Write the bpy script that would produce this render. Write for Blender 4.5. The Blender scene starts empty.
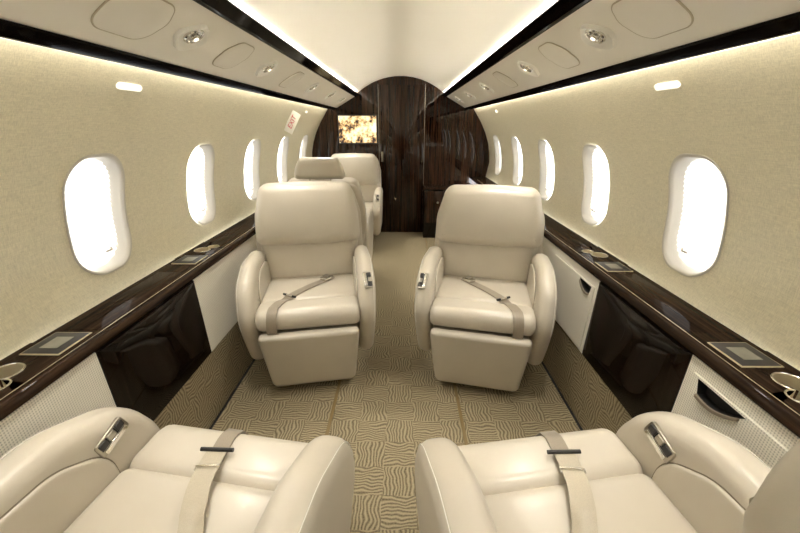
import bpy, bmesh, math, random
from mathutils import Vector, Matrix
from mathutils.bvhtree import BVHTree
random.seed(4)
PI = math.pi
R = math.radians
COL = bpy.context.scene.collection

# ------------------------------------------------------------------ materials
def lin(c):
    return tuple(((v/255)/12.92 if v/255 <= .04045 else ((v/255+.055)/1.055)**2.4) for v in c)

class NT:
    def __init__(s, name):
        s.m = bpy.data.materials.new(name); s.m.use_nodes = True
        s.t = s.m.node_tree; s.b = s.t.nodes['Principled BSDF']
    def n(s, typ, **kw):
        nd = s.t.nodes.new(typ)
        for k, v in kw.items():
            if k in nd.inputs.keys(): nd.inputs[k].default_value = v
            else: setattr(nd, k, v)
        return nd
    def l(s, a, b): s.t.links.new(a, b)
    def math(s, op, a, b=None):
        nd = s.t.nodes.new('ShaderNodeMath'); nd.operation = op
        for i, v in enumerate((a, b)):
            if v is None: continue
            if isinstance(v, (int, float)): nd.inputs[i].default_value = v
            else: s.l(v, nd.inputs[i])
        return nd.outputs[0]
    def ramp(s, fac, stops):
        nd = s.t.nodes.new('ShaderNodeValToRGB'); s.l(fac, nd.inputs[0])
        cr = nd.color_ramp
        while len(cr.elements) < len(stops): cr.elements.new(.5)
        for e, (p, c) in zip(cr.elements, stops):
            e.position = p; e.color = (*c, 1)
        return nd.outputs[0]
    def coords(s, scale=(1,1,1)):
        tc = s.n('ShaderNodeTexCoord'); mp = s.n('ShaderNodeMapping')
        mp.inputs['Scale'].default_value = scale
        s.l(tc.outputs['Object'], mp.inputs[0]); return mp.outputs[0]
    def bump(s, h, strength, dist=.002):
        b = s.n('ShaderNodeBump'); b.inputs['Strength'].default_value = strength
        b.inputs['Distance'].default_value = dist
        s.l(h, b.inputs['Height']); s.l(b.outputs[0], s.b.inputs['Normal'])

def plain(name, rgb, rough=.5, metal=0, spec=.5, coat=0):
    k = NT(name); k.b.inputs['Base Color'].default_value = (*lin(rgb), 1)
    k.b.inputs['Roughness'].default_value = rough; k.b.inputs['Metallic'].default_value = metal
    k.b.inputs['Specular IOR Level'].default_value = spec
    if coat: k.b.inputs['Coat Weight'].default_value = coat; k.b.inputs['Coat Roughness'].default_value = .03
    return k.m

def leather(name, rgb):
    k = NT(name)
    nz = k.n('ShaderNodeTexNoise', Scale=7.0, Detail=3.0); k.l(k.coords(), nz.inputs['Vector'])
    a = lin(rgb); b = tuple(v*.95 for v in a)
    k.l(k.ramp(nz.outputs[0], [(.3, b), (.7, a)]), k.b.inputs['Base Color'])
    k.b.inputs['Roughness'].default_value = .36
    k.b.inputs['Coat Weight'].default_value = .2; k.b.inputs['Coat Roughness'].default_value = .22
    v = k.n('ShaderNodeTexVoronoi', Scale=420.0); k.l(k.coords(), v.inputs['Vector'])
    k.bump(v.outputs[0], .06, .0006)
    return k.m

def wood(name, scale, c0, c1, rough=.06, coat=1):
    k = NT(name)
    nz = k.n('ShaderNodeTexNoise', Scale=1.0, Detail=8.0, Roughness=.7); k.l(k.coords(scale), nz.inputs['Vector'])
    k.l(k.ramp(nz.outputs[0], [(.34, lin(c0)), (.5, tuple((x+y)/2*.8 for x, y in zip(lin(c0), lin(c1)))), (.64, lin(c1))]), k.b.inputs['Base Color'])
    k.b.inputs['Roughness'].default_value = .4
    k.b.inputs['Specular IOR Level'].default_value = .0
    k.b.inputs['Coat Weight'].default_value = coat; k.b.inputs['Coat Roughness'].default_value = rough*.5
    return k.m

def wallcloth(name, rgb):
    k = NT(name)
    nz = k.n('ShaderNodeTexNoise', Scale=1.0, Detail=4.0, Roughness=.7); k.l(k.coords((60, 28, 420)), nz.inputs['Vector'])
    n2 = k.n('ShaderNodeTexNoise', Scale=1.0, Detail=2.0); k.l(k.coords((200, 420, 60)), n2.inputs['Vector'])
    s = k.math('MULTIPLY', k.math('ADD', nz.outputs[0], n2.outputs[0]), .5)
    a = lin(rgb)
    k.l(k.ramp(s, [(.36, tuple(v*.80 for v in a)), (.62, tuple(v*1.08 for v in a))]), k.b.inputs['Base Color'])
    k.b.inputs['Roughness'].default_value = .75; k.b.inputs['Specular IOR Level'].default_value = .25
    k.bump(s, .25, .001)
    return k.m

def weave(name, rgb):
    k = NT(name); a = lin(rgb)
    tc = k.n('ShaderNodeTexCoord'); sp = k.n('ShaderNodeSeparateXYZ'); k.l(tc.outputs['Object'], sp.inputs[0])
    f = 2*PI/.014
    y = k.math('SINE', k.math('MULTIPLY', k.math('ADD', sp.outputs[1], sp.outputs[2]), f))
    z = k.math('SINE', k.math('MULTIPLY', k.math('SUBTRACT', sp.outputs[1], sp.outputs[2]), f))
    h = k.math('ADD', k.math('MULTIPLY', k.math('MULTIPLY', y, z), .5), .5)
    k.l(k.ramp(h, [(.1, tuple(v*.60 for v in a)), (.55, a)]), k.b.inputs['Base Color'])
    k.b.inputs['Roughness'].default_value = .55
    k.bump(h, .5, .0015)
    return k.m

def carpet(name, ax, ay, c0, c1, tile=.128):
    k = NT(name)
    tc = k.n('ShaderNodeTexCoord')
    nz = k.n('ShaderNodeTexNoise', Scale=14.0, Detail=1.0); k.l(tc.outputs['Object'], nz.inputs['Vector'])
    wob = k.math('MULTIPLY', k.math('SUBTRACT', nz.outputs[0], .5), .045)
    sp = k.n('ShaderNodeSeparateXYZ'); k.l(tc.outputs['Object'], sp.inputs[0])
    u = k.math('ADD', sp.outputs[ax], 10.03); v = k.math('ADD', sp.outputs[ay], 10)
    uw = k.math('ADD', u, k.math('MULTIPLY', wob, .25)); vw = k.math('ADD', v, k.math('MULTIPLY', wob, .25))
    par = k.math('MODULO', k.math('ADD', k.math('FLOOR', k.math('DIVIDE', uw, tile)), k.math('FLOOR', k.math('DIVIDE', vw, tile))), 2)
    f = 2*PI/(tile/9)
    su = k.math('SINE', k.math('MULTIPLY', k.math('ADD', u, wob), f))
    sv = k.math('SINE', k.math('MULTIPLY', k.math('ADD', v, wob), f))
    mx = k.n('ShaderNodeMix'); mx.data_type = 'FLOAT'
    k.l(par, mx.inputs[0]); k.l(su, mx.inputs[2]); k.l(sv, mx.inputs[3])
    h = k.math('ADD', k.math('MULTIPLY', mx.outputs[0], .5), .5)
    fn = k.n('ShaderNodeTexNoise', Scale=190.0, Detail=3.0, Roughness=.7); k.l(tc.outputs['Object'], fn.inputs['Vector'])
    hh = k.math('ADD', k.math('MULTIPLY', h, .46), k.math('MULTIPLY', fn.outputs[0], .68))
    k.l(k.ramp(hh, [(.16, lin(c0)), (.55, tuple((a+2*b)/3 for a, b in zip(lin(c0), lin(c1)))), (.85, lin(c1))]), k.b.inputs['Base Color'])
    k.b.inputs['Roughness'].default_value = .95; k.b.inputs['Specular IOR Level'].default_value = .1
    k.bump(hh, .6, .004)
    return k.m

def glow(name, rgb, st):
    k = NT(name); k.b.inputs['Base Color'].default_value = (.8, .8, .8, 1)
    k.b.inputs['Emission Color'].default_value = (*lin(rgb), 1); k.b.inputs['Emission Strength'].default_value = st
    return k.m

def glassmat():
    k = NT('window_glass'); t = k.t
    tr = k.n('ShaderNodeBsdfTransparent'); gl = k.n('ShaderNodeBsdfGlossy', Roughness=.02)
    fr = k.n('ShaderNodeFresnel', IOR=1.45); mx = k.n('ShaderNodeMixShader')
    k.l(fr.outputs[0], mx.inputs[0]); k.l(tr.outputs[0], mx.inputs[1]); k.l(gl.outputs[0], mx.inputs[2])
    k.l(mx.outputs[0], t.nodes['Material Output'].inputs[0]); return k.m

def webbing(name, rgb):
    k = NT(name); a = lin(rgb)
    nz = k.n('ShaderNodeTexNoise', Scale=1.0, Detail=2.0); k.l(k.coords((700, 700, 700)), nz.inputs['Vector'])
    k.l(k.ramp(nz.outputs[0], [(.3, tuple(v*.8 for v in a)), (.7, a)]), k.b.inputs['Base Color'])
    k.b.inputs['Roughness'].default_value = .38
    k.b.inputs['Sheen Weight'].default_value = .3
    k.bump(nz.outputs[0], .2, .0005)
    return k.m

def screenmat():
    k = NT('tv_picture')
    co = k.coords((9, 9, 9)); v = k.n('ShaderNodeTexVoronoi', Scale=2.2); k.l(co, v.inputs['Vector'])
    nz = k.n('ShaderNodeTexNoise', Scale=.85, Detail=5.0, Roughness=.75); k.l(co, nz.inputs['Vector'])
    c = k.ramp(nz.outputs[0], [(.36, lin((34, 30, 36))), (.43, lin((60, 48, 46))), (.47, lin((190, 150, 96))), (.54, lin((235, 218, 170))), (.66, lin((250, 246, 226)))])
    k.l(c, k.b.inputs['Emission Color']); k.l(c, k.b.inputs['Base Color'])
    k.b.inputs['Emission Strength'].default_value = .15; k.b.inputs['Roughness'].default_value = .2
    return k.m

M = dict(
    leather=leather('cream_leather', (202, 194, 179)),
    leather2=leather('cream_leather_panel', (199, 190, 174)),
    wall=wallcloth('beige_wall_cloth', (213, 206, 182)),
    ceiling=plain('cream_ceiling', (240, 236, 225), .6, spec=.3),
    psu=plain('beige_overhead', (238, 233, 221), .5, spec=.3),
    wood_z=wood('ebony_veneer_upright', (55, 55, 1.6), (13, 8, 6), (66, 43, 29), .012, .75),
    wood_b=wood('dark_veneer_satin', (55, 55, 1.6), (9, 6, 5), (44, 27, 18), .3, .15),
    wood_y=wood('ebony_veneer_lengthwise', (50, 1.4, 50), (20, 13, 9), (62, 46, 34), .10, .22),
    wood_d=wood('ebony_veneer_dark', (60, 60, 1.6), (8, 5, 4), (34, 22, 15), .01, .6),
    seal=plain('taupe_seal', (188, 177, 154), .6),
    piping=plain('taupe_piping', (128, 118, 100), .6),
    edge=wood('ebony_edging', (50, 1.4, 50), (5, 4, 3), (20, 14, 10), .12, .2),
    weave=weave('cream_basket_weave', (245, 241, 229)),
    carpet=carpet('beige_carpet', 0, 1, (58, 48, 33), (168, 155, 126)),
    dado=carpet('beige_carpet_side', 2, 1, (66, 55, 39), (162, 149, 120)),
    track=plain('bronze_track', (126, 106, 66), .5),
    black=plain('black_plastic', (18, 17, 17), .35),
    dark=plain('dark_recess', (14, 12, 11), .7),
    chrome=plain('chrome', (225, 222, 215), .18, 1),
    steel=plain('brushed_steel', (176, 170, 158), .3, 1),
    brass=plain('satin_champagne_metal', (214, 202, 170), .38, .55),
    bezel=plain('bezel_white', (246, 243, 234), .35),
    web=webbing('grey_webbing', (150, 138, 120)),
    web2=webbing('pale_webbing', (190, 180, 158)),
    white=plain('white_plastic', (240, 238, 228), .4),
    trimw=plain('grey_white_window_trim', (188, 183, 172), .4),
    grey=plain('grey_panel', (50, 48, 47), .45),
    greyscr=plain('matt_screen', (132, 130, 118), .3),
    taupe=plain('taupe_lip', (140, 128, 112), .4),
    red=plain('red_lettering', (205, 30, 70), .5),
    shade=glow('blind_daylight_glow', (255, 253, 248), .19),  # emission in place of daylight coming through the blinds
    cove=glow('cove_lamp', (255, 247, 232), 56.0),
    wash=glow('wash_lamp', (255, 247, 232), 3.6),
    bulb=glow('reading_bulb', (255, 240, 210), .25),
    capsule=glow('capsule_lens', (255, 248, 225), .10),
    glass=glassmat(), tv=screenmat(),
    pan=plain('seat_underframe', (176, 168, 150), .5),
)

# ------------------------------------------------------------------ mesh helpers
def mk(name, bm, mat, parent=None, smooth=True, ang=38):
    bmesh.ops.recalc_face_normals(bm, faces=bm.faces[:])
    me = bpy.data.meshes.new(name); bm.to_mesh(me); bm.free()
    if mat: me.materials.append(mat)
    if smooth:
        me.shade_smooth(); me.set_sharp_from_angle(angle=R(ang))
    o = bpy.data.objects.new(name, me); COL.objects.link(o)
    if parent: o.parent = parent
    return o
def thing(name, label, cat, loc=(0,0,0), rz=0, group=None):
    o = bpy.data.objects.new(name, None); COL.objects.link(o); o.empty_display_size = .1
    o.location = loc; o.rotation_euler = (0, 0, rz); return tag(o, label, cat, group)
def tag(o, label, cat, group=None):
    o['label'] = label; o['category'] = cat
    if group: o['group'] = group
    return o
def struct(o): o['kind'] = 'structure'; return o

def box(bm, x0, x1, y0, y1, z0, z1, bev=0, seg=2):
    r = bmesh.ops.create_cube(bm, size=1)
    vs = r['verts']
    for v in vs:
        v.co = Vector((x0+(v.co.x+.5)*(x1-x0), y0+(v.co.y+.5)*(y1-y0), z0+(v.co.z+.5)*(z1-z0)))
    if bev:
        es = list({e for v in vs for e in v.link_edges})
        bmesh.ops.bevel(bm, geom=es, offset=bev, segments=seg, affect='EDGES', profile=.5)
def boxobj(name, d, mat, parent=None, bev=.003, seg=2):
    bm = bmesh.new(); box(bm, *d, bev, seg); return mk(name, bm, mat, parent)

def rpoly(pts, seg=6, step=None):
    """rounded polygon, pts = (x, y, radius)"""
    out = []; n = len(pts)
    for i in range(n):
        p0 = Vector(pts[i-1][:2]); p = Vector(pts[i][:2]); p1 = Vector(pts[(i+1) % n][:2]); r = pts[i][2]
        a = (p0-p).normalized(); b = (p1-p).normalized()
        th = a.angle(b)
        if r <= 0 or th > PI-.02: out.append(p); continue
        d = r/math.tan(th/2); d = min(d, .48*(p0-p).length, .48*(p1-p).length); r = d*math.tan(th/2)
        c = p+(a+b).normalized()*(r/math.sin(th/2))
        s = (p+a*d)-c; e = (p+b*d)-c
        a0 = math.atan2(s.y, s.x); da = math.atan2(e.y, e.x)-a0
        while da > PI: da -= 2*PI
        while da < -PI: da += 2*PI
        for k in range(seg+1):
            t = a0+da*k/seg; out.append(c+Vector((math.cos(t), math.sin(t)))*r)
    if step:
        o2 = []
        for i, p in enumerate(out):
            q = out[(i+1) % len(out)]; m = max(1, int((q-p).length/step))
            for k in range(m): o2.append(p.lerp(q, k/m))
        out = o2
    area = sum(out[i-1].x*out[i].y-out[i].x*out[i-1].y for i in range(len(out)))
    if area < 0: out.reverse()
    return out

def inset(pts, d):
    n = len(pts); res = []
    for i in range(n):
        t = (pts[(i+1) % n]-pts[i-1])
        if t.length < 1e-9: t = Vector((1, 0))
        t.normalize(); res.append(pts[i]+Vector((-t.y, t.x))*d)
    return res

def puff_bm(outline, t, r, mapf, bf=0, bb=0, n=4, bm=None):
    bm = bm or bmesh.new()
    N = len(outline); rings = []
    ins = inset(outline, r); c = sum(ins, Vector((0, 0)))/N
    us = [p.x for p in outline]; vs = [p.y for p in outline]
    uc, vc = (min(us)+max(us))/2, (min(vs)+max(vs))/2; uh, vh = (max(us)-min(us))/2, (max(vs)-min(vs))/2
    S = (.15, .32, .5, .68, .84, .94) if (bf or bb) else (.5,)
    h = t/2
    for s in S: rings.append(([c+(p-c)*s for p in ins], -h))
    for k in range(n+1):
        a = PI/2*k/n; rings.append((inset(outline, r*(1-math.sin(a))), -(h-r)-r*math.cos(a)))
    for k in range(n, -1, -1):
        if k == n and h-r < 1e-5: continue
        a = PI/2*k/n; rings.append((inset(outline, r*(1-math.sin(a))), (h-r)+r*math.cos(a)))
    for s in reversed(S): rings.append(([c+(p-c)*s for p in ins], h))
    def F(p, w):
        B = max(0, 1-((p.x-uc)/uh)**2)*max(0, 1-((p.y-vc)/vh)**2)
        B = B*(1.6-.6*B)
        d = max(0, abs(w)-(h-r)*.98)/max(h-(h-r)*.98, 1e-6)
        return mapf(p.x, p.y, w-(bf*B*d if w < 0 else -bb*B*d))
    V = [[bm.verts.new(F(p, w)) for p in pts] for pts, w in rings]
    for a, b in zip(V, V[1:]):
        for i in range(N): bm.faces.new((a[i], a[(i+1) % N], b[(i+1) % N], b[i]))
    for ring, w in ((V[0], -h), (V[-1], h)):
        cv = bm.verts.new(F(c, w))
        for i in range(N): bm.faces.new((ring[i], ring[(i+1) % N], cv))
    return bm
def puff(name, outline, t, r, mapf, mat, parent=None, bf=0, bb=0, n=4):
    return mk(name, puff_bm(outline, t, r, mapf, bf, bb, n), mat, parent, ang=60)

def extr_y(bm, prof, y0, y1, closed=True, ny=1):
    ys = [y0+(y1-y0)*k/ny for k in range(ny+1)]
    V = [[bm.verts.new((x, y, z)) for x, z in prof] for y in ys]
    n = len(prof)
    for a, b in zip(V, V[1:]):
        for i in range(n if closed else n-1):
            bm.faces.new((a[i], a[(i+1) % n], b[(i+1) % n], b[i]))
    if closed:
        bm.faces.new(V[0]); bm.faces.new(V[-1])

def tube(bm, pts, r, seg=8, closed=False):
    pts = [Vector(p) for p in pts]; n = len(pts); V = []
    up = Vector((.13, .27, .95))
    for i, p in enumerate(pts):
        if closed: t = pts[(i+1) % n]-pts[i-1]
        else: t = pts[min(i+1, n-1)]-pts[max(i-1, 0)]
        t.normalize(); a = t.cross(up)
        if a.length < .1: a = t.cross(Vector((1, 0, 0)))
        a.normalize(); b = t.cross(a)
        V.append([bm.verts.new(p+(a*math.cos(2*PI*k/seg)+b*math.sin(2*PI*k/seg))*r) for k in range(seg)])
    for i in range(n if closed else n-1):
        A, B = V[i], V[(i+1) % n]
        for k in range(seg): bm.faces.new((A[k], A[(k+1) % seg], B[(k+1) % seg], B[k]))
    if not closed: bm.faces.new(V[0]); bm.faces.new(V[-1])

def lathe(bm, prof, mapf, seg=24):
    """prof = (radius, height); mapf(x, y, h)"""
    V = []
    for r, h in prof:
        if r < 1e-6: V.append([bm.verts.new(mapf(0, 0, h))])
        else: V.append([bm.verts.new(mapf(r*math.cos(2*PI*k/seg), r*math.sin(2*PI*k/seg), h)) for k in range(seg)])
    for A, B in zip(V, V[1:]):
        for k in range(seg):
            q = (k+1) % seg
            if len(A) == 1 and len(B) == 1: continue
            if len(A) == 1: bm.faces.new((A[0], B[k], B[q]))
            elif len(B) == 1: bm.faces.new((A[k], A[q], B[0]))
            else: bm.faces.new((A[k], A[q], B[q], B[k]))

def holed(bm, u0, u1, v0, v1, hole, mapf, rings=4):
    """rectangle with a star-shaped hole; returns the hole's vertices in order"""
    c = sum(hole, Vector((0, 0)))/len(hole)
    ang = [math.atan2(p.y-c.y, p.x-c.x) for p in hole]
    items = [(a, p) for a, p in zip(ang, hole)]
    def edge(a):
        dx, dy = math.cos(a), math.sin(a); t = 1e9
        if dx > 1e-9: t = min(t, (u1-c.x)/dx)
        if dx < -1e-9: t = min(t, (u0-c.x)/dx)
        if dy > 1e-9: t = min(t, (v1-c.y)/dy)
        if dy < -1e-9: t = min(t, (v0-c.y)/dy)
        return c+Vector((dx, dy))*t
    outer = [edge(a) for a in ang]
    for corner in ((u0, v0), (u0, v1), (u1, v0), (u1, v1)):     # snap the nearest ray to each corner
        k = min(range(len(outer)), key=lambda i: (outer[i]-Vector(corner)).length)
        outer[k] = Vector(corner)
    V = []
    for j in range(rings+1):
        t = j/rings
        V.append([bm.verts.new(mapf(*(p.lerp(q, t)))) for p, q in zip(hole, outer)])
    n = len(hole)
    for A, B in zip(V, V[1:]):
        for i in range(n): bm.faces.new((A[i], A[(i+1) % n], B[(i+1) % n], B[i]))
    return V[0]

# ------------------------------------------------------------------ cabin section
Y0, Y1 = -1.0, 4.75
WP = [(.865, 1.502), (.90, 1.452), (.965, 1.35), (1.03, 1.22), (1.074, 1.09), (1.096, .96), (1.096, .84), (1.068, .715)]
def wall_x(z):
    # Catmull-Rom through WP by z
    if z >= WP[0][1]: return WP[0][0]
    for i in range(len(WP)-1):
        (xa, za), (xb, zb) = WP[i], WP[i+1]
        if zb <= z <= za:
            t = (z-za)/(zb-za)
            p0 = WP[max(i-1, 0)][0]; p3 = WP[min(i+2, len(WP)-1)][0]
            return .5*((2*xa)+(-p0+xb)*t+(2*p0-5*xa+4*xb-p3)*t*t+(-p0+3*xa-3*xb+p3)*t**3)
    return WP[-1][0]
def ceil_z(x):
    x = abs(x)
    if x <= .498: return 1.852-(.80-math.sqrt(.64-x*x))
    t = x-.498; z = 1.852-(.80-math.sqrt(.64-.498*.498))
    return z+(-.12*t if t < .02 else -.0024+.10*(t-.02))
WZ = 1.012; WPITCH = .738
WY = [1.328+WPITCH*k for k in range(-3, 5)]

def window_outline(cy, cz, hw, hh, r):
    return rpoly([(cy-hw, cz-hh, r), (cy+hw, cz-hh, r), (cy+hw, cz+hh, r), (cy-hw, cz+hh, r)], 9, .03)

wn = 0
for sgn, side in ((-1, 'left'), (1, 'right')):
    bm = bmesh.new()
    edges = [Y0]+[(WY[i]+WY[i+1])/2 for i in range(len(WY)-1)]+[Y1]
    for i, cy in enumerate(WY):
        hole = window_outline(cy, WZ, .139, .213, .110)
        holed(bm, edges[i], edges[i+1], .715, 1.502, hole, lambda u, v: (sgn*wall_x(v), u, v), 9)
    bmesh.ops.remove_doubles(bm, verts=bm.verts[:], dist=.0005)
    struct(mk('wall_'+side, bm, M['wall'], ang=80))
    for i, cy in enumerate(WY):
        wn += 1
        bm = bmesh.new()
        rings = [(.139, .213, .110, .002), (.143, .217, .113, -.003), (.1415, .2155, .112, -.005), (.137, .211, .109, -.0055), (.133, .207, .106, -.003), (.130, .203, .104, .012), (.126, .196, .101, .062)]
        V = []
        for hw, hh, r, d in rings:
            V.append([bm.verts.new((sgn*(wall_x(p.y)+d), p.x, p.y)) for p in window_outline(cy, WZ, hw, hh, r)])
        n = min(len(v) for v in V)
        for A, B in zip(V, V[1:]):
            if len(A) == len(B):
                for k in range(len(A)): bm.faces.new((A[k], A[(k+1) % len(A)], B[(k+1) % len(A)], B[k]))
        w = struct(mk('window_%d' % wn, bm, M['trimw'], ang=50)) if False else None
        root = bpy.data.objects.new('window_%d' % wn, None); COL.objects.link(root); struct(root)
        root.location = (sgn*1.08, cy, WZ); bpy.context.view_layer.update()
        inv = Matrix.Translation(-Vector(root.location))
        def part(name, bm, mat, **kw):
            bm.transform(inv); return mk(name, bm, mat, root, **kw)
        part('window_frame', bm, M['trimw'], ang=50)
        # pleated blind, drawn, its own glow standing in for daylight behind it
        bm = bmesh.new(); rows = []
        NP = 44; hh = .1975; hw = .1265; r = .102
        for k in range(NP+1):
            z = WZ-hh+2*hh*k/NP
            dz = max(0, abs(z-WZ)-(hh-r)); half = hw-r+math.sqrt(max(r*r-dz*dz, 0))
            x = sgn*(wall_x(z)+.043+(.007 if k % 2 else 0))
            rows.append([bm.verts.new((x, cy-half+1e-4*0, z)), bm.verts.new((x, cy+half, z))])
        for a, b in zip(rows, rows[1:]): bm.faces.new((a[0], a[1], b[1], b[0]))
        part('pleated_blind', bm, M['shade'], smooth=False)
        bm = bmesh.new(); p = window_outline(cy, WZ, .125, .194, .100)
        A = [bm.verts.new((sgn*(wall_x(q.y)+.062), q.x, q.y)) for q in p]
        B = [bm.verts.new((sgn*(wall_x(q.y)+.068), q.x, q.y)) for q in p]
        for k in range(len(p)): bm.faces.new((A[k], A[(k+1) % len(p)], B[(k+1) % len(p)], B[k]))
        for L, off in ((A, .062), (B, .068)):
            cv = bm.verts.new((sgn*(wall_x(WZ)+off), cy, WZ))
            for k in range(len(p)): bm.faces.new((L[k], L[(k+1) % len(p)], cv))
        part('pane', bm, M['glass'], ang=50)
        bm = bmesh.new(); z = WZ-.155
        x = sgn*(wall_x(z)+.034); yl = cy+.055
        box(bm, min(x, x+sgn*.006), max(x, x+sgn*.006), yl-.012, yl+.012, z-.004, z+.004, .0015)
        box(bm, min(x-sgn*.008, x), max(x-sgn*.008, x), yl+.006, yl+.011, z-.002, z+.014, .001)
        part('blind_handle', bm, M['steel'])
        bm = bmesh.new()
        tube(bm, [(sgn*(wall_x(WZ-.185+.37*k/10)+.036), cy+.012, WZ-.185+.37*k/10) for k in range(11)], .0009, 6)
        part('blind_cord', bm, M['trimw'])

# ceiling (one curved shell running into the coves)
bm = bmesh.new(); prof = []
for k in range(61):
    x = -.63+1.26*k/60; prof.append((x, ceil_z(x)))
top = [(.66, ceil_z(.62)+.05), (-.66, ceil_z(.62)+.05)]
V = []
NYC = 30
for j in range(NYC+1):
    y = Y0+(Y1-Y0)*j/NYC; V.append([bm.verts.new((x, y, z)) for x, z in prof])
for A, B in zip(V, V[1:]):
    for i in range(len(prof)-1): bm.faces.new((A[i], A[i+1], B[i+1], B[i]))
struct(mk('ceiling', bm, M['ceiling'], ang=80))

# overhead panels, trims, cove lamps
PA, PB = Vector((.530, 1.641)), Vector((.758, 1.513))      # panel section, inner -> outer
PD = (PB-PA).normalized(); PN = Vector((PD.y, -PD.x))        # PN points down and inwards
if PN.y > 0: PN = -PN
def psu(sgn, y, s, h): # s metres from inner edge, h below the surface
    q = PA+PD*s+PN*h; return Vector((sgn*q.x, y, q.y))
PW = (PB-PA).length
def holes_union(): pass
SPOT = 2.2
VENTS = [-.02, .66, 1.335, 2.02, 2.98, 3.70, 4.35]  # first two are unseen, added so their spots light the foreground seats
HATCHES = [(1.09, .095), (1.665, .082), (2.48, .082)]
for sgn, side in ((-1, 'left'), (1, 'right')):
    far = 'left' if sgn < 0 else 'right'
    ob = thing('overhead_panel', 'long pale sloped overhead panel above the %s windows' % far, 'overhead panel', (sgn*.64, 1.9, 1.57), 0)
    bpy.context.view_layer.update(); inv = Matrix.Translation(-Vector(ob.location))
    bm = bmesh.new()
    pr = [(sgn*p.x, p.y) for p in (PA, PB, PB-PN*.012, PA-PN*.012)]
    extr_y(bm, pr, Y0, Y1, True, 1)
    bm.transform(inv); mk('panel', bm, M['psu'], ob)
    # upper dark edging
    bm = bmesh.new()
    extr_y(bm, [(sgn*x, z) for x, z in ((.480, 1.661), (.476, 1.655), (.520, 1.636), (.530, 1.635), (.56, 1.638), (.505, 1.663))], Y0, Y1)
    o = mk('trim_%d' % (1 if sgn < 0 else 2), bm, M['edge'], smooth=False); struct(o)
    bm = bmesh.new()
    extr_y(bm, [(sgn*x, z) for x, z in ((.752, 1.513), (.756, 1.508), (.788, 1.490), (.797, 1.489), (.802, 1.494), (.765, 1.522))], Y0, Y1)
    o = mk('trim_%d' % (3 if sgn < 0 else 4), bm, M['edge'], smooth=False); struct(o)
    # hidden back of the panel box, closes the cove and the wash slot
    bm = bmesh.new()
    extr_y(bm, [(sgn*x, z) for x, z in ((.56, 1.636), (.62, 1.620), (.66, 1.63), (.655, 1.70), (.625, ceil_z(.625)+.004))], Y0, Y1, False)
    struct(mk('trim_%d' % (5 if sgn < 0 else 6), bm, M['ceiling'], ang=60))
    bm = bmesh.new()
    extr_y(bm, [(sgn*x, z) for x, z in ((.865, 1.502), (.87, 1.56), (.80, 1.57), (.765, 1.522))], Y0, Y1, False)
    struct(mk('trim_%d' % (7 if sgn < 0 else 8), bm, M['ceiling'], ang=60))
    for nm, x, z, mat, rr, lab in (('cove_light', .527, 1.649, 'cove', .006, 'warm strip light hidden along the ceiling edge above the %s overhead panel'),
                              ('wash_light', .825, 1.530, 'wash', .005, 'warm strip light tucked behind the dark edging over the %s windows')):
        bm = bmesh.new(); tube(bm, [(sgn*x, Y0+.05, z), (sgn*x, (Y0+Y1)/2, z), (sgn*x, Y1-.05, z)], rr, 6)
        tag(mk(nm, bm, M[mat]), lab % far, 'strip light')

    # vents
    order = ['added out of view behind the camera', 'added out of view above the foreground seat', 'nearest of those in view', 'second of those in view', 'third of those in view', 'fourth of those in view', 'closest to the front wall']
    for i, vy in enumerate(VENTS):
        t = thing('air_vent', 'chrome air nozzle in pale bezel, %s on the %s overhead panel' % (order[i], far), 'air vent', psu(sgn, vy, PW*.47, 0), 0, 'air nozzles on the %s overhead panel' % far)
        base = Vector(t.location)
        def F(u, v, w, base=base, sgn=sgn):   # u along the cabin, v across, w out of the panel
            q = PD*v+PN*w; return Vector((sgn*q.x, u, q.y))
        out = rpoly([(-.098, .0, .035), (0, -.072, .04), (.098, .0, .035), (0, .072, .04)], 8)
        bm = bmesh.new(); V = []
        for s, h in ((1.0, 0.0), (.97, .009), (.93, .012), (.88, .0115), (.78, .007), (.62, .003), (.45, .001)):
            V.append([bm.verts.new(F(p.x*s, p.y*s, h)) for p in out])
        for A, B in zip(V, V[1:]):
            for k in range(len(out)): bm.faces.new((A[k], A[(k+1) % len(out)], B[(k+1) % len(out)], B[k]))
        bm.faces.new(V[-1])
        mk('bezel', bm, M['bezel'], t, ang=50)
        bm = bmesh.new()
        lathe(bm, [(.034, .001), (.035, .006), (.031, .010), (.027, .009), (.026, .004), (.016, .005), (.015, .013), (.011, .016), (.0, .016)], lambda x, y, h: F(x, y-.010, h), 24)
        mk('nozzle', bm, M['chrome'], t, ang=35)
        bm = bmesh.new(); lathe(bm, [(.008, .016), (.008, .0175), (0, .0182)], lambda x, y, h: F(x, y-.010, h), 12)
        mk('reading_bulb', bm, M['bulb'], t)
        ld = bpy.data.lights.new('reading_light', 'SPOT'); ld.energy = SPOT; ld.spot_size = R(95); ld.spot_blend = 1; ld.shadow_soft_size = .03; ld.color = (1, .95, .86)
        lo = bpy.data.objects.new('reading_light', ld); COL.objects.link(lo)
        lo.location = base+F(0, 0, .03)
        aim = Vector((sgn*.40, vy-.12, .3))-lo.location; lo.rotation_euler = aim.to_track_quat('-Z', 'Y').to_euler()
    # hatch panels: a rounded lid with a fine groove round it
    hn = ['large', 'medium', 'farthest']
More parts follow.
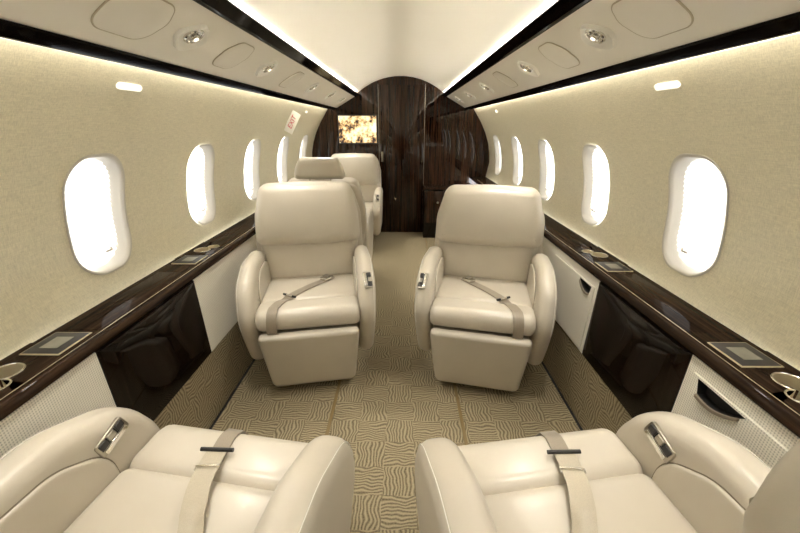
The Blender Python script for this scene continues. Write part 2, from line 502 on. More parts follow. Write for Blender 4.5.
    for i, (hy, hr) in enumerate(HATCHES):
        loc = psu(sgn, hy, PW*.48, 0)
        lab = ('%s rounded flush lid in the %s overhead panel, %s' % (['large', 'smaller', 'smaller'][i], far, ['closest to the camera', 'between the two nearest air nozzles', 'beyond the second air nozzle']
[i]))
        t = thing('oxygen_hatch', lab, 'hatch', loc, 0, 'flush lids on the %s overhead panel' % far)
        out = rpoly([(-hr*1.15, -.015, .05), (-hr*.75, -.072, .045), (hr*.75, -.072, .045), (hr*1.15, -.015, .05), (hr*1.0, .078, .06), (-hr*1.0, .078, .06)], 8)
        def F(u, v, w, sgn=sgn):
            q = PD*v+PN*w; return Vector((sgn*q.x, u, q.y))
        bm = puff_bm(out, .003, .0012, lambda u, v, w: F(u, v, w+.0017), n=2)
        mk('lid', bm, M['psu'], t)
        bm = bmesh.new(); tube(bm, [F(p.x, p.y, .0006) for p in inset(out, -.0016)], .0026, 6, True)
        mk('lid_seal', bm, M['seal'], t)

# little capsule lamps on the walls
for sgn, far, ys in ((-1, 'left', (1.385, 3.85)), (1, 'right', (1.36, 3.75))):
    for k, y in enumerate(ys):
        z = 1.444; x = wall_x(z); t = Vector((wall_x(z+.01)-wall_x(z-.01), .02)).normalized(); nn = Vector((-t.y, t.x))
        if nn.x > 0: nn = -nn
        L = .058 if k == 0 else .03
        out = rpoly([(-L, -.011, .0108), (L, -.011, .0108), (L, .011, .0108), (-L, .011, .0108)], 6)
        puffo = puff('wall_marker_light', out, .012, .004, lambda u, v, w: Vector((sgn*(t.x*v-0+nn.x*(w+.004)), u, t.y*v+nn.y*(w+.004))), M['capsule'])
        puffo.location = (sgn*x, y, z)
        tag(puffo, '%s white capsule lamp on the %s wall %s' % (('long', far, 'above the nearest window') if k == 0 else ('tiny', far, 'close to the wooden front wall')), 'lamp')

# ------------------------------------------------------------------ floor, dado, end walls
boxo = bmesh.new(); box(boxo, -.90, .90, Y0, Y1, -.03, 0)
struct(mk('floor', boxo, M['carpet']))
DX = ((.868, 0), (.883, .305))
for sgn, side in ((-1, 'left'), (1, 'right')):
    bm = bmesh.new()
    extr_y(bm, [(sgn*x, z) for x, z in ((.868, .0), (.883, .305), (.91, .305), (.90, .0))], Y0, Y1)
    struct(mk('baseboard_'+side, bm, M['dado']))
    bm = bmesh.new(); box(bm, *sorted((sgn*.867, sgn*.856)), Y0, Y1, .0005, .004)
    struct(mk('trim_%d' % (9 if sgn < 0 else 10), bm, M['dark']))
    bm = bmesh.new(); box(bm, *sorted((sgn*.306, sgn*.322)), Y0, Y1-.01, .0, .004, .001)
    tag(mk('floor_track', bm, M['track']), 'thin bronze track strip let into the carpet %s of the aisle' % side, 'floor track')

def section(): # outline of the whole cabin cross-section
    right = [(.89, 0), (.90, .3), (1.05, .70)]
    z = .75
    while z < 1.5: right.append((wall_x(z), z)); z += .05
    right += [(.87, 1.5), (.87, 1.57), (.66, 1.72)]
    arc = []
    for k in range(25):
        x = .62-1.24*k/24; arc.append((x, ceil_z(x)+.012))
    return right+arc+[(-x, z) for x, z in reversed(right)]
def endwall(name, ya, yb, mat):
    bm = bmesh.new(); s = section()
    A = [bm.verts.new((x*1.02, ya, z)) for x, z in s]; B = [bm.verts.new((x*1.02, yb, z)) for x, z in s]
    bm.faces.new(A); bm.faces.new(B)
    for i in range(len(s)): bm.faces.new((A[i], A[(i+1) % len(s)], B[(i+1) % len(s)], B[i]))
    return struct(mk(name, bm, mat, smooth=False))
endwall('wall_front', Y1, Y1+.04, M['wood_z'])
endwall('wall_back', Y0-.04, Y0, M['wood_b'])
d = bpy.data.objects.new('door_1', None); COL.objects.link(d); struct(d); d.location = (.012, Y1, 0)
boxobj('door_panel', (-.272, .272, -.008, -.001, .004, 1.76), M['wood_z'], d, .0015)
bm = bmesh.new()
for s in (-1, 1): box(bm, s*.2755-.002, s*.2755+.002, -.010, 0, .0, 1.77, .0005)
mk('door_edge_strip', bm, M['steel'], d)
bm = bmesh.new(); box(bm, -.252, -.226, -.011, -.008, .90, 1.02, .002)
lathe(bm, [(.010, .0), (.010, .02), (.012, .022), (.012, .03), (0, .032)], lambda x, y, h: (x-.239, -.010-h, y+.96), 14)
mk('door_handle', bm, M['steel'], d)

# television on the front wall
t = thing('television', 'slim lit screen showing a warm blurred picture on the wooden front wall', 'television', (-.515, Y1, 1.275))
boxobj('screen_frame', (-.236, .236, -.022, 0, -.165, .165), M['black'], t, .004)
boxobj('screen', (-.224, .224, -.0235, -.0215, -.152, .152), M['tv'], t, .0005)

# front cabinet right of the door
t = thing('low_cabinet', 'low dark wooden cabinet standing against the front wall right of the door', 'cabinet', (.60, 4.60, 0))
boxobj('body', (-.315, .29, -.125, .14, .0, .60), M['wood_d'], t, .003)
boxobj('top', (-.325, .29, -.14, .14, .602, .63), M['wood_z'], t, .006)
dd = boxobj('door', (-.305, -.10, -.138, -.126, .20, .585), M['wood_z'], t, .003)
bm = bmesh.new(); lathe(bm, [(.012, 0), (.013, .012), (.009, .018), (0, .019)], lambda x, y, h: (x-.15, -.138-h, y+.45), 16)
mk('lock', bm, M['steel'], dd)
d2 = boxobj('door', (-.094, .28, -.138, -.126, .20, .585), M['wood_z'], t, .003)

# ------------------------------------------------------------------ ledges
LZ = .722
def peanut(c1, r1, c2, r2):
    o = Vector(c1).lerp(Vector(c2), .55); pts = []
    for k in range(48):
        a = 2*PI*k/48; dv = Vector((math.cos(a), math.sin(a))); best = .004
        for c, r in ((c1, r1), (c2, r2)):
            m = Vector(c)-o; b = m.dot(dv); disc = b*b-(m.length_squared-r*r)
            if disc >= 0: best = max(best, b+math.sqrt(disc))
        pts.append(o+dv*best)
    return pts
CUPS = {-1: [(.79, -.058), (1.80, .055)], 1: [(.765, -.058), (1.735, .055)]}
SCR = {-1: [.926, 1.65], 1: [.885, 1.57]}
for sgn, side in ((-1, 'left'), (1, 'right')):
    led = thing('side_ledge', 'long glossy dark wooden ledge under the %s windows' % side, 'ledge', (sgn*.97, 1.9, LZ))
    bpy.context.view_layer.update(); inv = Matrix.Translation(-Vector(led.location))
    bm = bmesh.new(); holes = []
    ys = [Y0]
    for cy, dy in CUPS[sgn]: ys += [cy-.14, cy+.14]
    ys.append(Y1)
    mf = lambda u, v: (sgn*v, u, LZ)
    for k in range(len(ys)-1):
        if k % 2 == 0:
            nseg = 8; a = None
            for j in range(nseg+1):
                y = ys[k]+(ys[k+1]-ys[k])*j/nseg
                b = [bm.verts.new((sgn*.905, y, LZ)), bm.verts.new((sgn*1.06, y, LZ))]
                if a: bm.faces.new((a[0], a[1], b[1], b[0]))
                a = b
        else:
            cy, dy = CUPS[sgn][k//2]
            c1 = (cy, 1.000); c2 = (cy+dy*.95, .968)
            hp = peanut(c1, .036, c2, .026); holes.append(hp)
            holed(bm, ys[k], ys[k+1], 0.905, 1.066, hp, mf, 3)
    extr_y(bm, [(sgn*x, z) for x, z in ((.905, LZ), (.897, LZ-.002), (.890, LZ-.007), (.886, LZ-.015), (.885, LZ-.024), (.888, LZ-.033), (.896, LZ-.039), (.906, LZ-.04), (.93, LZ-.035), (1.045, LZ-.03))], Y0, Y1, False, 12)
    bmesh.ops.remove_doubles(bm, verts=bm.verts[:], dist=.0003)
    bm.transform(inv); mk('worktop', bm, M['wood_y'], led, ang=50)
    # flush lid over the folding table, and a fine bright inlay that also supplies the front edge highlight
    bm = bmesh.new(); box(bm, *sorted((sgn*.915, sgn*1.035)), 1.005, 1.49, LZ-.004, LZ+.0012, .0008); bm.transform(inv)
    mk('table_lid', bm, M['wood_y'], led)
    bm = bmesh.new(); box(bm, *sorted((sgn*.9065, sgn*.9085)), Y0, Y1-.3, LZ-.001, LZ+.0006); bm.transform(inv)
    mk('inlay_line', bm, M['brass'], led)
    for k, hp in enumerate(holes):
        cy = CUPS[sgn][k][0]
        who = 'next to the %s foreground seat' % side if k == 0 else 'beside the %s middle seat' % side
        c = thing('cup_holder', 'figure-eight metal cup well sunk in the %s ledge %s' % (side, who), 'cup holder', (sgn*.985, cy, LZ), 0, 'cup wells in the ledges')
        bm = bmesh.new(); V = []
        for d, z in ((-.004, .0008), (-.002, .0022), (.0005, .0015), (.001, -.004), (.002, -.055)):
            V.append([bm.verts.new((sgn*(p.y-.985), p.x-cy, z)) for p in inset(hp, d)])
        for A, B in zip(V, V[1:]):
            for i in range(len(hp)): bm.faces.new((A[i], A[(i+1) % len(hp)], B[(i+1) % len(hp)], B[i]))
        bm.faces.new(V[-1])
        mk('well', bm, M['brass'], c, ang=40)
        bm = bmesh.new(); tube(bm, [(sgn*(p.y-.985), p.x-cy, .0018) for p in inset(hp, -.002)], .0016, 6, True)
        mk('rim', bm, M['chrome'], c)
    for k, cy in enumerate(SCR[sgn]):
        who = 'near the %s foreground seat' % side if k == 0 else 'beside the %s middle seat' % side
        c = thing('control_screen', 'dark control screen in pale metal frame on the %s ledge %s' % (side, who), 'screen', (sgn*.982, cy, LZ), 0, 'control screens on the ledges')
        boxobj('frame', (-.056, .056, -.060, .060, .0, .003), M['brass'], c, .001)
        boxobj('bezel', (-.052, .052, -.056, .056, .003, .0042), M['grey'], c, .0005)
        boxobj('display', (-.026, .026, -.030, .030, .0042, .0052), M['greyscr'], c, .0004)

# ------------------------------------------------------------------ side cabinets under the ledges
def px(z): return .883+(.897-.883)*(z-.305)/(.69-.305)
def slab(y0, y1, z0, z1, proud, thick, sgn, bev=.002):
    out = rpoly([(y0, z0, .003), (y1, z0, .003), (y1, z1, .003), (y0, z1, .003)], 2)
    return puff_bm(out, thick, min(bev, thick*.45), lambda u, v, w: Vector((sgn*(px(v)-proud+thick/2+w), u, v)), n=2)
def slot_door(y0, y1, z0, z1, proud, sgn, hole):
    bm = bmesh.new()
    f = lambda d: (lambda u, v: Vector((sgn*(px(v)-proud+d), u, v)))
    H = holed(bm, y0, y1, z0, z1, hole, f(0), 2)
    # side walls of the door plate
    q = [(y0, z0), (y1, z0), (y1, z1), (y0, z1)]
    for i in range(4):
        a, b = q[i], q[(i+1) % 4]
        bm.faces.new([bm.verts.new(p) for p in (f(0)(*a), f(0)(*b), f(proud)(*b), f(proud)(*a))])
    B = [bm.verts.new(f(.028)(*p)) for p in hole]; n = len(hole)
    for i in range(n): bm.faces.new((H[i], H[(i+1) % n], B[(i+1) % n], B[i])).material_index = 1
    bm.faces.new(B).material_index = 1
    return bm
def leaf(ya, yb, zt, dep):  # straight top edge, bowed lower edge, deepest towards ya
    pts = []
    for k in range(9): pts.append(Vector((ya+(yb-ya)*k/8, zt)))
    for k in range(1, 12):
        t = k/12; y = yb+(ya-yb)*t; pts.append(Vector((y, zt-dep*(math.sin(PI*min(1, t*.72)))**.9)))
    return pts[::-1]
LABW = {('left', 'near'): 'cream woven side panel under the left ledge beside the left foreground seat',
        ('right', 'near'): 'cream woven side cabinet under the right ledge beside the right foreground seat',
        ('left', 'far'): 'cream woven side panel under the left ledge running past the left middle seat',
        ('right', 'far'): 'cream woven side cabinet under the right ledge running past the right middle seat'}
for sgn, side in ((-1, 'left'), (1, 'right')):
    for which, ya, yb in (('near', Y0, .945), ('far', 1.505, Y1-.32 if sgn > 0 else Y1)):
        o = thing('side_cabinet', LABW[(side, which)], 'cabinet', (sgn*.89, (ya+yb)/2, .305))
        bpy.context.view_layer.update(); inv = Matrix.Translation(-Vector(o.location))
        doors = []
        if sgn > 0: doors = [(.27, .915, .735, .895)] if which == 'near' else [(1.525, 1.985, 1.545, 1.665)]
        if not doors: bm = slab(ya, yb, .306, .681, 0, .022, sgn)
        else:
            a, b = doors[0][:2]; bm = bmesh.new(); us = [ya, a+.002, b-.002, yb]; vs = [.306, .320, .638, .681]
            for i in range(3):
                for k in range(3):
                    if i == 1 and k == 1: continue
                    for d in (0, .022):
                        bm.faces.new([bm.verts.new((sgn*(px(v)+d), u, v)) for u, v in ((us[i], vs[k]), (us[i+1], vs[k]), (us[i+1], vs[k+1]), (us[i], vs[k+1]))])
            for (u0, u1, v0, v1) in ((us[0], us[3], vs[0], vs[3]), (us[1], us[2], vs[1], vs[2])):
                q = [(u0, v0), (u1, v0), (u1, v1), (u0, v1)]
                for i in range(4):
                    p, r = q[i], q[(i+1) % 4]
                    bm.faces.new([bm.verts.new((sgn*(px(v)+d), u, v)) for (u, v), d in ((p, 0), (r, 0), (r, .022), (p, .022))])
            bmesh.ops.remove_doubles(bm, verts=bm.verts[:], dist=.0002)
        bm.transform(inv); mk('front_panel', bm, M['weave'], o, smooth=False)
        for (a, b, sa, sb) in doors:
            hole = leaf(sa, sb, .634, .042) if which == 'far' else [Vector((sa+sb-p.x, p.y)) for p in reversed(leaf(sa, sb, .634, .050))]
            bm = slot_door(a, b, .318, .640, .006, sgn, hole); bm.transform(inv)
            dr = mk('door', bm, M['weave'], o, smooth=False); dr.data.materials.append(M['dark'])
            bm = bmesh.new()   # bowed lip along the underside of the slot
            low = [p for p in hole if p.y < .6335]
            low.sort(key=lambda p: p.x)
            out = [p+Vector((0, .001)) for p in low]+[p-Vector((0, .009)) for p in reversed(low)]
            A = [Vector((sgn*(px(p.y)-.012), p.x, p.y)) for p in out]; B = [Vector((sgn*(px(p.y)-.0055), p.x, p.y)) for p in out]
            va = [bm.verts.new(p) for p in A]; vb = [bm.verts.new(p) for p in B]; m = len(low)
            for i in range(m-1):
                for L in (va, vb): bm.faces.new((L[i], L[i+1], L[2*m-2-i], L[2*m-1-i]))
            for i in range(2*m): bm.faces.new((va[i], va[(i+1) % (2*m)], vb[(i+1) % (2*m)], vb[i]))
            bm.transform(inv); mk('handle_lip', bm, M['taupe'], dr)
            bm = bmesh.new()
            bot = [bm.verts.new((sgn*(px(p.y)-.006+.027), p.x, p.y)) for p in hole]; bm.faces.new(bot)
            bm.transform(inv); mk('handle_recess', bm, M['dark'], dr)
    o = thing('table_cabinet', 'glossy dark wooden folding table front between the cream panels on the %s side' % side, 'cabinet', (sgn*.89, 1.225, .305))
    bpy.context.view_layer.update(); inv = Matrix.Translation(-Vector(o.location))
    bm = slab(.948, 1.502, .306, .681, .001, .022, sgn); bm.transform(inv); mk('front_panel', bm, M['wood_d'], o)
    # bowed front edge of the folded table
    pts = []
    for k in range(17): pts.append(Vector((.96+.53*k/16, .680)))
    for k in range(1, 16): t = k/16; pts.append(Vector((1.49-.53*t, .680-.045*math.sin(PI*t))))
    bm = puff_bm(pts[::-1], .012, .004, lambda u, v, w: Vector((sgn*(px(v)-.006+w), u, v)), n=3); bm.transform(inv)
    mk('table_edge', bm, M['wood_d'], o)

# ------------------------------------------------------------------ seats
def ribbon(path, half, zoff, thick, cast, lateral=None):
    """path of (x, y, z or None): None drops the webbing onto the cushion"""
    bm = bmesh.new(); rows = []
    P = [Vector((p[0], p[1], 0)) for p in path]; last = Vector((1, 0, 0))
    for i, p in enumerate(path):
        t = P[min(i+1, len(P)-1)]-P[max(i-1, 0)]
        if t.length > .012:
            nl = Vector((-t.y, t.x, 0)).normalized(); last = nl if nl.dot(last) > 0 else -nl
        row = []
        for s in (-1, -.5, 0, .5, 1):
            q = P[i]+last*half*s
            z = p[2] if p[2] is not None else cast(q.x, q.y)
            row.append(Vector((q.x, q.y, z+zoff)))
        rows.append(row)
    # keep cloth-like: no edge may drop far below its centre
    for i, row in enumerate(rows):
        for k in (0, 1, 3, 4): row[k].z = max(row[k].z, row[2].z-.004)
    def nrm(i):
        a = rows[min(i+1, len(rows)-1)][2]-rows[max(i-1, 0)][2]; b = rows[i][4]-rows[i][0]
        n = a.cross(b).normalized()
        if n.z < 0 or (abs(n.z) < .2 and n.y > 0): n = -n
        return n
    T = [[bm.verts.new(v+nrm(i)*thick) for v in row] for i, row in enumerate(rows)]
    B = [[bm.verts.new(v) for v in row] for row in rows]
    for i in range(len(rows)-1):
        for k in range(4):
            bm.faces.new((T[i][k], T[i][k+1], T[i+1][k+1], T[i+1][k])); bm.faces.new((B[i][k], B[i+1][k], B[i+1][k+1], B[i][k+1]))
        for k in (0, 4): bm.faces.new((T[i][k], B[i][k], B[i+1][k], T[i+1][k]))
    for i in (0, -1):
        for k in range(4): bm.faces.new((T[i][k], T[i][k+1], B[i][k+1], B[i][k]))
    return bm, rows

OY = .30      # local origin sits OY behind the cushion front
def densify(pts, n=6):
    out = []
    for i in range(len(pts)-1):
        p0 = pts[max(i-1, 0)]; p1 = pts[i]; p2 = pts[i+1]; p3 = pts[min(i+2, len(pts)-1)]
        for k in range(n):
            t = k/n
            out.append(tuple(None if (p1[c] is None or p2[c] is None) else .5*(2*p1[c]+(p2[c]-(p0[c] if p0[c] is not None else p1[c]))*t+(2*(p0[c] if p0[c] is not None else p1[c])-5*p1[c]+4*p2[c]-(p3[c] if p3[c] is not None else p2[c]))*t*t+(-(p0[c] if p0[c] is not None else p1[c])+3*p1[c]-3*p2[c]+(p3[c] if p3[c] is not None else p2[c]))*t**3) for c in range(3)))
    out.append(pts[-1]); return out

def make_seat(label, loc, rz, ctrl, belt, headrest=False, rec=(0, 0), hy=None, zt=1.018, at=.080):
    s = thing('cabin_seat', label, 'seat', loc, rz, 'cream leather cabin seats')
    L = M['leather']
    sh = lambda f: (lambda u, v, w: f(u, v, w)-Vector((0, OY, 0)))
    # swivel base
    bm = bmesh.new(); box(bm, -.20, .20, .12-OY, .50-OY, 0.004, .03, .006)
    mk('floor_plate', bm, M['pan'], s)
    bm = bmesh.new(); lathe(bm, [(0, .03), (.13, .03), (.12, .06), (.10, .10), (.10, .24), (.16, .275), (0, .275)], lambda x, y, h: (x, y, h), 28)
    mk('pedestal', bm, M['pan'], s)
    bm = bmesh.new(); box(bm, -.235, .235, .035-OY, .54-OY, .275, .372, .012)
    mk('seat_pan', bm, M['pan'], s)
    # cushion: front roll + rear pad
    roll = rpoly([(-.004, .385, .05), (.172, .375, .03), (.172, .488, .045), (.0, .494, .075)], 8, .03)
    bmr = puff_bm(roll, .494, .028, lambda u, v, w: Vector((w, u-OY, v+.006*(1-(w/.25)**2))), bf=.004, bb=.004)
    pad = rpoly([(.155, .37, .03), (.56, .36, .03), (.56, .468, .035), (.155, .486, .035)], 7, .03)
    bmp = puff_bm(pad, .494, .028, lambda u, v, w: Vector((w, u-OY, v+.008*(1-(w/.25)**2)*math.sin(PI*min(1, max(0, (u-.15)/.42))))), bf=.002, bb=.002)
    tr = BVHTree.FromBMesh(bmr); tp = BVHTree.FromBMesh(bmp)
    def cast(x, y):
        z = .45
        for t in (tr, tp):
            h = t.ray_cast(Vector((x, y, 1)), Vector((0, 0, -1)))
            if h[0] is not None: z = max(z, h[0].z)
        return z
    mk('seat_cushion', bmp, L, s, ang=60); mk('front_bolster', bmr, L, s, ang=60)
    # backrest
    lean = lambda z: .495+rec[0]+(.19+rec[1])*(z-.45)+.10*max(0, z-.62)**2
    low = rpoly([(-.262, .43, .04), (.262, .43, .04), (.292, .715, .05), (-.292, .715, .05)], 6, .03)
    puff('backrest', low, .10, .04, lambda u, v, w: Vector((u, lean(v)+.058+w*.98-OY, v-w*.2)), L, s, bf=.026, bb=0)
    up = rpoly([(-.300, .672, .045), (-.10, .664, .2), (.10, .664, .2), (.300, .672, .045), (.292, zt-.185, .25), (.258, zt-.008, .07), (.0, zt, .9), (-.258, zt-.008, .07), (-.292, zt-.185, .25)], 8, .03)
    puff('upper_backrest', up, .145, .055, lambda u, v, w: Vector((u, lean(v)+w*.98-OY+.004, v-w*.2)), L, s, bf=.030, bb=0, n=6)
    shell = rpoly([(-.25, .30, .05), (.25, .30, .05), (.318, .62, .2), (.314, zt-.195, .2), (.265, zt-.03, .09), (-.265, zt-.03, .09), (-.314, zt-.195, .2), (-.318, .62, .2)], 7, .03)
    puff('back_shell', shell, .08, .03, lambda u, v, w: Vector((u, lean(v)+.088+w-OY, v)), M['leather2'], s, bf=0, bb=.02)
    if hy is None: hy = lean(1.03)+.05
    if headrest:
        hr = rpoly([(-.190, zt-.002, .03), (.190, zt-.002, .03), (.165, zt+.09, .12), (.132, zt+.148, .04), (-.132, zt+.148, .04), (-.165, zt+.09, .12)], 6, .03)
        h = puff('headrest', hr, .09, .04, lambda u, v, w: Vector((u, hy+w-OY, v)), L, s, bf=.012, bb=.006)
        for x in (-.075, .075):
            bm = bmesh.new(); tube(bm, [(x, lean(zt)+.05-OY, zt-.06), (x, hy-OY, zt+.06)], .006, 10)
            mk('headrest_post', bm, M['chrome'], h)
    # arms
    armp = rpoly([(.105, .165, .05), (.59, .19, .05), (.60, .61, .06), (.50, .652, .12), (.26, .665, .2), (.08, .605, .16), (.0, .45, .15), (.045, .32, .2)], 9, .025)
    padp = rpoly([(.175, .40, .05), (.56, .40, .04), (.56, .565, .06), (.45, .602, .12), (.30, .608, .12), (.185, .545, .10)], 8, .03)
    for sx in (-1, 1):
        bma = puff_bm(armp, at, .038, lambda u, v, w: Vector((sx*(.251+at/2+.04*(v-.45)+w), u-OY, v)), bf=.004, bb=.006, n=5)
        bmesh.ops.recalc_face_normals(bma, faces=bma.faces[:])
        ta = BVHTree.FromBMesh(bma)
        a = mk('armrest', bma, L, s, ang=60)
        def inner_x(u, v):
            h = ta.ray_cast(Vector((0, u-OY, v)), Vector((sx, 0, 0)))
            return abs(h[0].x) if h[0] is not None else .252
        puff('arm_pad', padp, .014, .0065, lambda u, v, w: Vector((sx*(inner_x(u, v)+w*(1 if w < 0 else 2)), u-OY, v)), L, a, bf=.001, n=3)
        bm = bmesh.new(); tube(bm, [(sx*(inner_x(p.x, p.y)+.0005), p.x-OY, p.y) for p in inset(padp, -.001)], .0024, 6, True)
        mk('piping', bm, M['piping'], a)
        # stitched seam along the outer edge of the arm's top
        seam = [p for p in inset(armp, .009)]
        k0 = max(range(len(seam)), key=lambda i: seam[i].x+seam[i].y)
        seq = [seam[(k0+i) % len(seam)] for i in range(len(seam))]
        seq = [p for p in seq if p.y > .36 and p.x < .56]
        bm = bmesh.new(); tube(bm, [(sx*(.251+at+.04*(p.y-.45)-.0098), p.x-OY, p.y) for p in seq], .0012, 5)
        mk('stitched_seam', bm, M['white'], a)
        if sx == ctrl:
            if belt[0] == 'along': src, dst, la = Vector((sx*.12, .13-OY, .70)), Vector((sx*.258, .165-OY, .572)), Vector((0, 1, -.35))
            else: src, dst, la = Vector((sx*.36, -.4-OY, .85)), Vector((sx*.298, .10-OY, .59)), Vector((0, .5, 1))
            h = ta.ray_cast(src, (dst-src).normalized()); c0 = h[0]; nn = h[1]
            if nn.dot(src-dst) < 0: nn = -nn
            tg = (la-nn*la.dot(nn)).normalized(); sd = tg.cross(nn)
            if sd.x*sx < 0: sd = -sd
            F = lambda u, v, w: c0+sd*u+tg*v+nn*w
            out = rpoly([(-.023, -.046, .008), (.023, -.044, .008), (.023, .044, .008), (-.023, .046, .008)], 4)
            cp = puff('switch_plate', out, .010, .0025, lambda u, v, w: F(u, v, w), M['steel'], a, n=2)
            for j, (uu, vv, hu, hv, m) in enumerate([(.009, -.027, .009, .011, 'grey'), (.009, .0, .009, .011, 'steel'), (.009, .027, .009, .011, 'grey'), (-.013, .0, .007, .036, 'chrome')]):
                o2 = rpoly([(uu-hu, vv-hv, .003), (uu+hu, vv-hv, .003), (uu+hu, vv+hv, .003), (uu-hu, vv+hv, .003)], 3)
                puff('switch' if j < 3 else 'lever', o2, .005, .0015, lambda u, v, w: F(u, v, w+.0065), M[m], cp, n=2)
            for k, q in enumerate(([(-.004, -.038), (.0, -.038), (.0, .038), (-.004, .038)], [(0, -.0155), (.018, -.0155), (.018, -.0115), (0, -.0115)], [(0, .0115), (.018, .0115), (.018, .0155), (0, .0155)])):
                puff('slot', rpoly([(x, y, .001) for x, y in q], 2), .002, .0008, lambda u, v, w: F(u, v, w+.0055), M['black'], cp, n=1)
        else:
            for q in (.50, .475):
                ix = inner_x(.15, q)
                bm = bmesh.new(); lathe(bm, [(.006, 0), (.006, .002), (0, .002)], lambda x, y, h: (sx*(ix-h), .15+x-OY, q+y), 10)
                mk('jack_socket', bm, M['steel'], a)
    # legrest
    fr = rpoly([(-.212, .045, .035), (.212, .045, .035), (.240, .35, .08), (.238, .385, .025), (-.238, .385, .025), (-.240, .35, .08)], 6, .03)
    puff('legrest', fr, .062, .022, lambda u, v, w: Vector((u, .050-.062*(v-.045)/.3+w-OY+.012, v)), L, s, bf=.006)
    # belt
    def bar(p, d, rr, ln, nm, mat, par):
        d = Vector(d).normalized(); bm = bmesh.new(); tube(bm, [Vector(p)-d*ln, Vector(p)+d*ln], rr, 10)
        return mk(nm, bm, mat, par)
    if belt[0] == 'across':
        e = belt[1]
        pth = [(e*.172, -.010, .388), (e*.171, -.013, .42)]
        top = [(e*.162, .05, None), (e*.137, .12, None), (e*.08, .22, None), (e*.01, .31, None), (e*-.06, .385, None), (e*-.115, .445, None)]
        top = densify(top, 6)
        z0 = cast(e*.2, .045-OY)
        arc = [(e*.17, -.008, .452), (e*.168, .010, .480), (e*.165, .028, cast(e*.165, .028-OY)+.002)]
        path = [(x, y-OY, z) for x, y, z in pth+arc+top]
        bm, rows = ribbon(path, .024, .003, .003, cast)
        b = mk('seat_belt', bm, M['web'], s, ang=60)
        i = len(rows)-21; m = rows[i][2]; dirv = rows[i][4]-rows[i][0]; along = rows[i+1][2]-rows[i][2]
        bar(m+Vector((0, 0, .009)), dirv, .0055, .017, 'adjuster_bar', M['chrome'], b)
        for q in (-1, 1): bar(m+Vector((0, 0, .009))+dirv.normalized()*.027*q, dirv, .006, .010, 'bar_end', M['black'], b)
        j = len(rows)-5; m = rows[j][2]; al = (rows[j+2][2]-rows[j-2][2]).normalized(); la = (rows[j][4]-rows[j][0]).normalized()
        rot = Matrix((( al.x, la.x, 0), (al.y, la.y, 0), (al.z, la.z, 1)))
        out = rpoly([(-.030, -.023, .008), (.028, -.025, .008), (.028, .025, .008), (-.030, .023, .008)], 4)
        puff('buckle', out, .016, .005, lambda u, v, w: m+rot @ Vector((u, v, w+.012)), M['chrome'], b, n=3)
        out = rpoly([(-.012, -.020, .004), (.018, -.020, .004), (.018, .020, .004), (-.012, .020, .004)], 3)
        puff('buckle_flap', out, .006, .002, lambda u, v, w: m+rot @ Vector((u+.004, v, w+.024)), M['steel'], b, n=2)
        bm = bmesh.new(); bmr2 = [(m+al*.03+Vector((0, 0, .004))), (m+al*.055+Vector((0, 0, .004)))]
        tube(bm, bmr2, .010, 8); mk('belt_tongue', bm, M['steel'], b)
    elif belt[0] == 'along':
        e = belt[1]; x0 = belt[2]
        front = [(e*x0, -.010, .395), (e*x0, -.013, .42), (e*x0, -.009, .45), (e*x0, .008, .480)]
        back = densify([(e*x0, .028, None), (e*(x0-.004), .07, None), (e*(x0-.012), .125, None)], 4)
        path = [(x, y-OY, z) for x, y, z in front+back]
        bm, rows = ribbon(path, .0235, .002, .003, cast)
        b = mk('seat_belt', bm, M['web'], s, ang=60)
        back = densify([(e*(x0-.008), .095, None), (e*(x0-.016), .15, None), (e*(x0-.032), .21, None), (e*(x0-.075), .30, None), (e*(x0-.12), .40, None), (e*(x0-.16), .485, None)], 5)
        def cast2(x, y):      # webbing spans the crease
            return max(cast(x, y), .498 if y+OY < .27 else 0)
        bm, rows = ribbon([(x, y-OY, z) for x, y, z in back], .027, .006, .004, cast2)
        w2 = mk('doubled_webbing', bm, M['web2'], b, ang=60)
        m = rows[1][2]; dirv = rows[1][4]-rows[1][0]
        bar(m+Vector((0, 0, .006)), dirv, .0055, .044, 'adjuster_bar', M['black'], b)
        m2 = rows[6][2]; bm = bmesh.new(); la = (rows[6][4]-rows[6][0]).normalized()
        a0 = m2-la*.031; a1 = m2+la*.031
        tube(bm, [a0+Vector((0, 0, .001)), a0+Vector((0, -.008, .007)), a0.lerp(a1, .5)+Vector((0, -.008, .009)), a1+Vector((0, -.008, .007)), a1+Vector((0, 0, .001))], .0022, 8)
        mk('webbing_loop', bm, M['chrome'], b)
    return s

make_seat('cream leather seat facing the camera in the left middle, grey lap belt lying across it', (-.478, 1.865, 0), R(10.5), 1, ('across', -1))
make_seat('cream leather seat facing the camera in the right middle, turned slightly towards the aisle', (.470, 1.84, 0), R(-13), -1, ('across', 1), zt=1.003)
make_seat('cream leather seat in the lower left foreground seen from behind, belt running over its cushion', (-.485, .550, 0), PI-R(9), 1, ('along', 1, .02), headrest=True, rec=(.04, .17), hy=.640, zt=.965, at=.098)
make_seat('cream leather seat in the lower right foreground seen from behind, belt running over its cushion', (.450, .545, 0), PI+R(9), -1, ('along', -1, .05), headrest=True, rec=(.04, .17), hy=.632, zt=.964, at=.098)
make_seat('cream leather seat with a raised headrest, its back to the left middle seat', (-.560, 3.05, 0), PI, 1, ('none',), headrest=True, zt=.965, at=.068)
make_seat('farthest cream leather seat on the left, beside the wooden front wall', (-.545, 4.17, 0), 0, 1, ('none',))

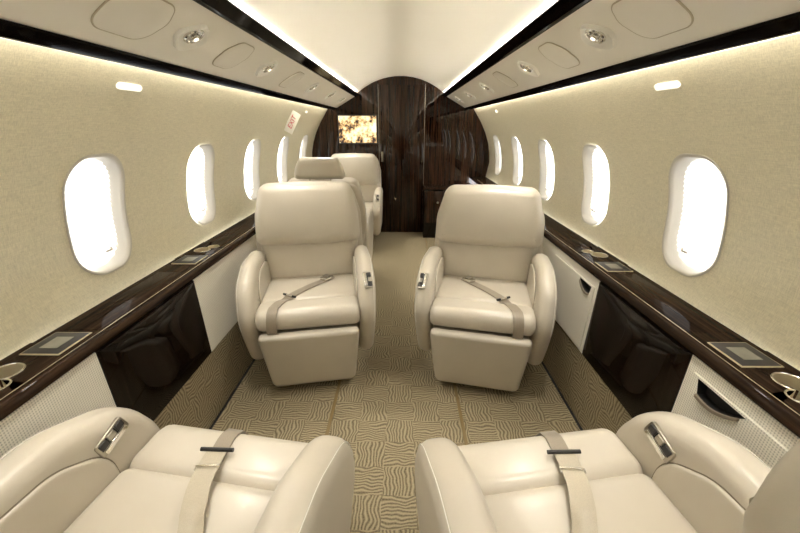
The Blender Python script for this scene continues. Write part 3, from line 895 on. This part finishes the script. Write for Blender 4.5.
# blade exit sign on the left wall
z = 1.345; xw = wall_x(z); tdir = Vector((-(wall_x(z+.06)-wall_x(z-.06)), .12)).normalized()   # up along the left wall (mirrored x)
sg = thing('exit_sign', 'small white blade sign with red letters sticking out from the left wall', 'sign', (-xw+.045, 3.40, z))
ang = math.atan2(tdir.y, tdir.x)
bm = bmesh.new(); box(bm, -.092, .092, -.004, .004, -.040, .040, .003)
bm.transform(Matrix.Rotation(-ang, 4, 'Y')); mk('sign_plate', bm, M['white'], sg)
cu = bpy.data.curves.new('exit_lettering', 'FONT'); cu.body = 'EXIT'; cu.size = .054; cu.align_x = 'CENTER'; cu.align_y = 'CENTER'; cu.extrude = .0008; cu.shear = .2
tmp = bpy.data.objects.new('tmp', cu); COL.objects.link(tmp); bpy.context.view_layer.update()
me = bpy.data.meshes.new_from_object(tmp.evaluated_get(bpy.context.evaluated_depsgraph_get()))
bpy.data.objects.remove(tmp); me.transform(Matrix.Rotation(PI/2, 4, 'X')); me.transform(Matrix.Translation((0, -.0045, 0))); me.transform(Matrix.Rotation(-ang, 4, 'Y'))
me.materials.clear(); me.materials.append(M['red']); o = bpy.data.objects.new('lettering', me); COL.objects.link(o); o.parent = sg
bm = bmesh.new(); box(bm, -.03, .03, -.006, .006, .040, .07, .003); bm.transform(Matrix.Rotation(-ang, 4, 'Y'))
mk('bracket', bm, M['white'], sg)

# ------------------------------------------------------------------ world, camera, view
w = bpy.data.worlds.new('daylight'); bpy.context.scene.world = w; w.use_nodes = True
w.node_tree.nodes['Background'].inputs[0].default_value = (.9, .95, 1, 1); w.node_tree.nodes['Background'].inputs[1].default_value = 2
cam = bpy.data.cameras.new('camera'); co = bpy.data.objects.new('camera', cam); COL.objects.link(co)
co.location = (.03, 0, 1.32); co.rotation_euler = (R(90-20.86), 0, R(.45))
cam.sensor_width = 36; cam.lens = 370/800*36; cam.clip_start = .01
sc = bpy.context.scene; sc.camera = co
sc.view_settings.view_transform = 'Standard'; sc.view_settings.look = 'None'
sc.view_settings.exposure = 3.2; sc.view_settings.gamma = 1; sc.view_settings.use_curve_mapping = False
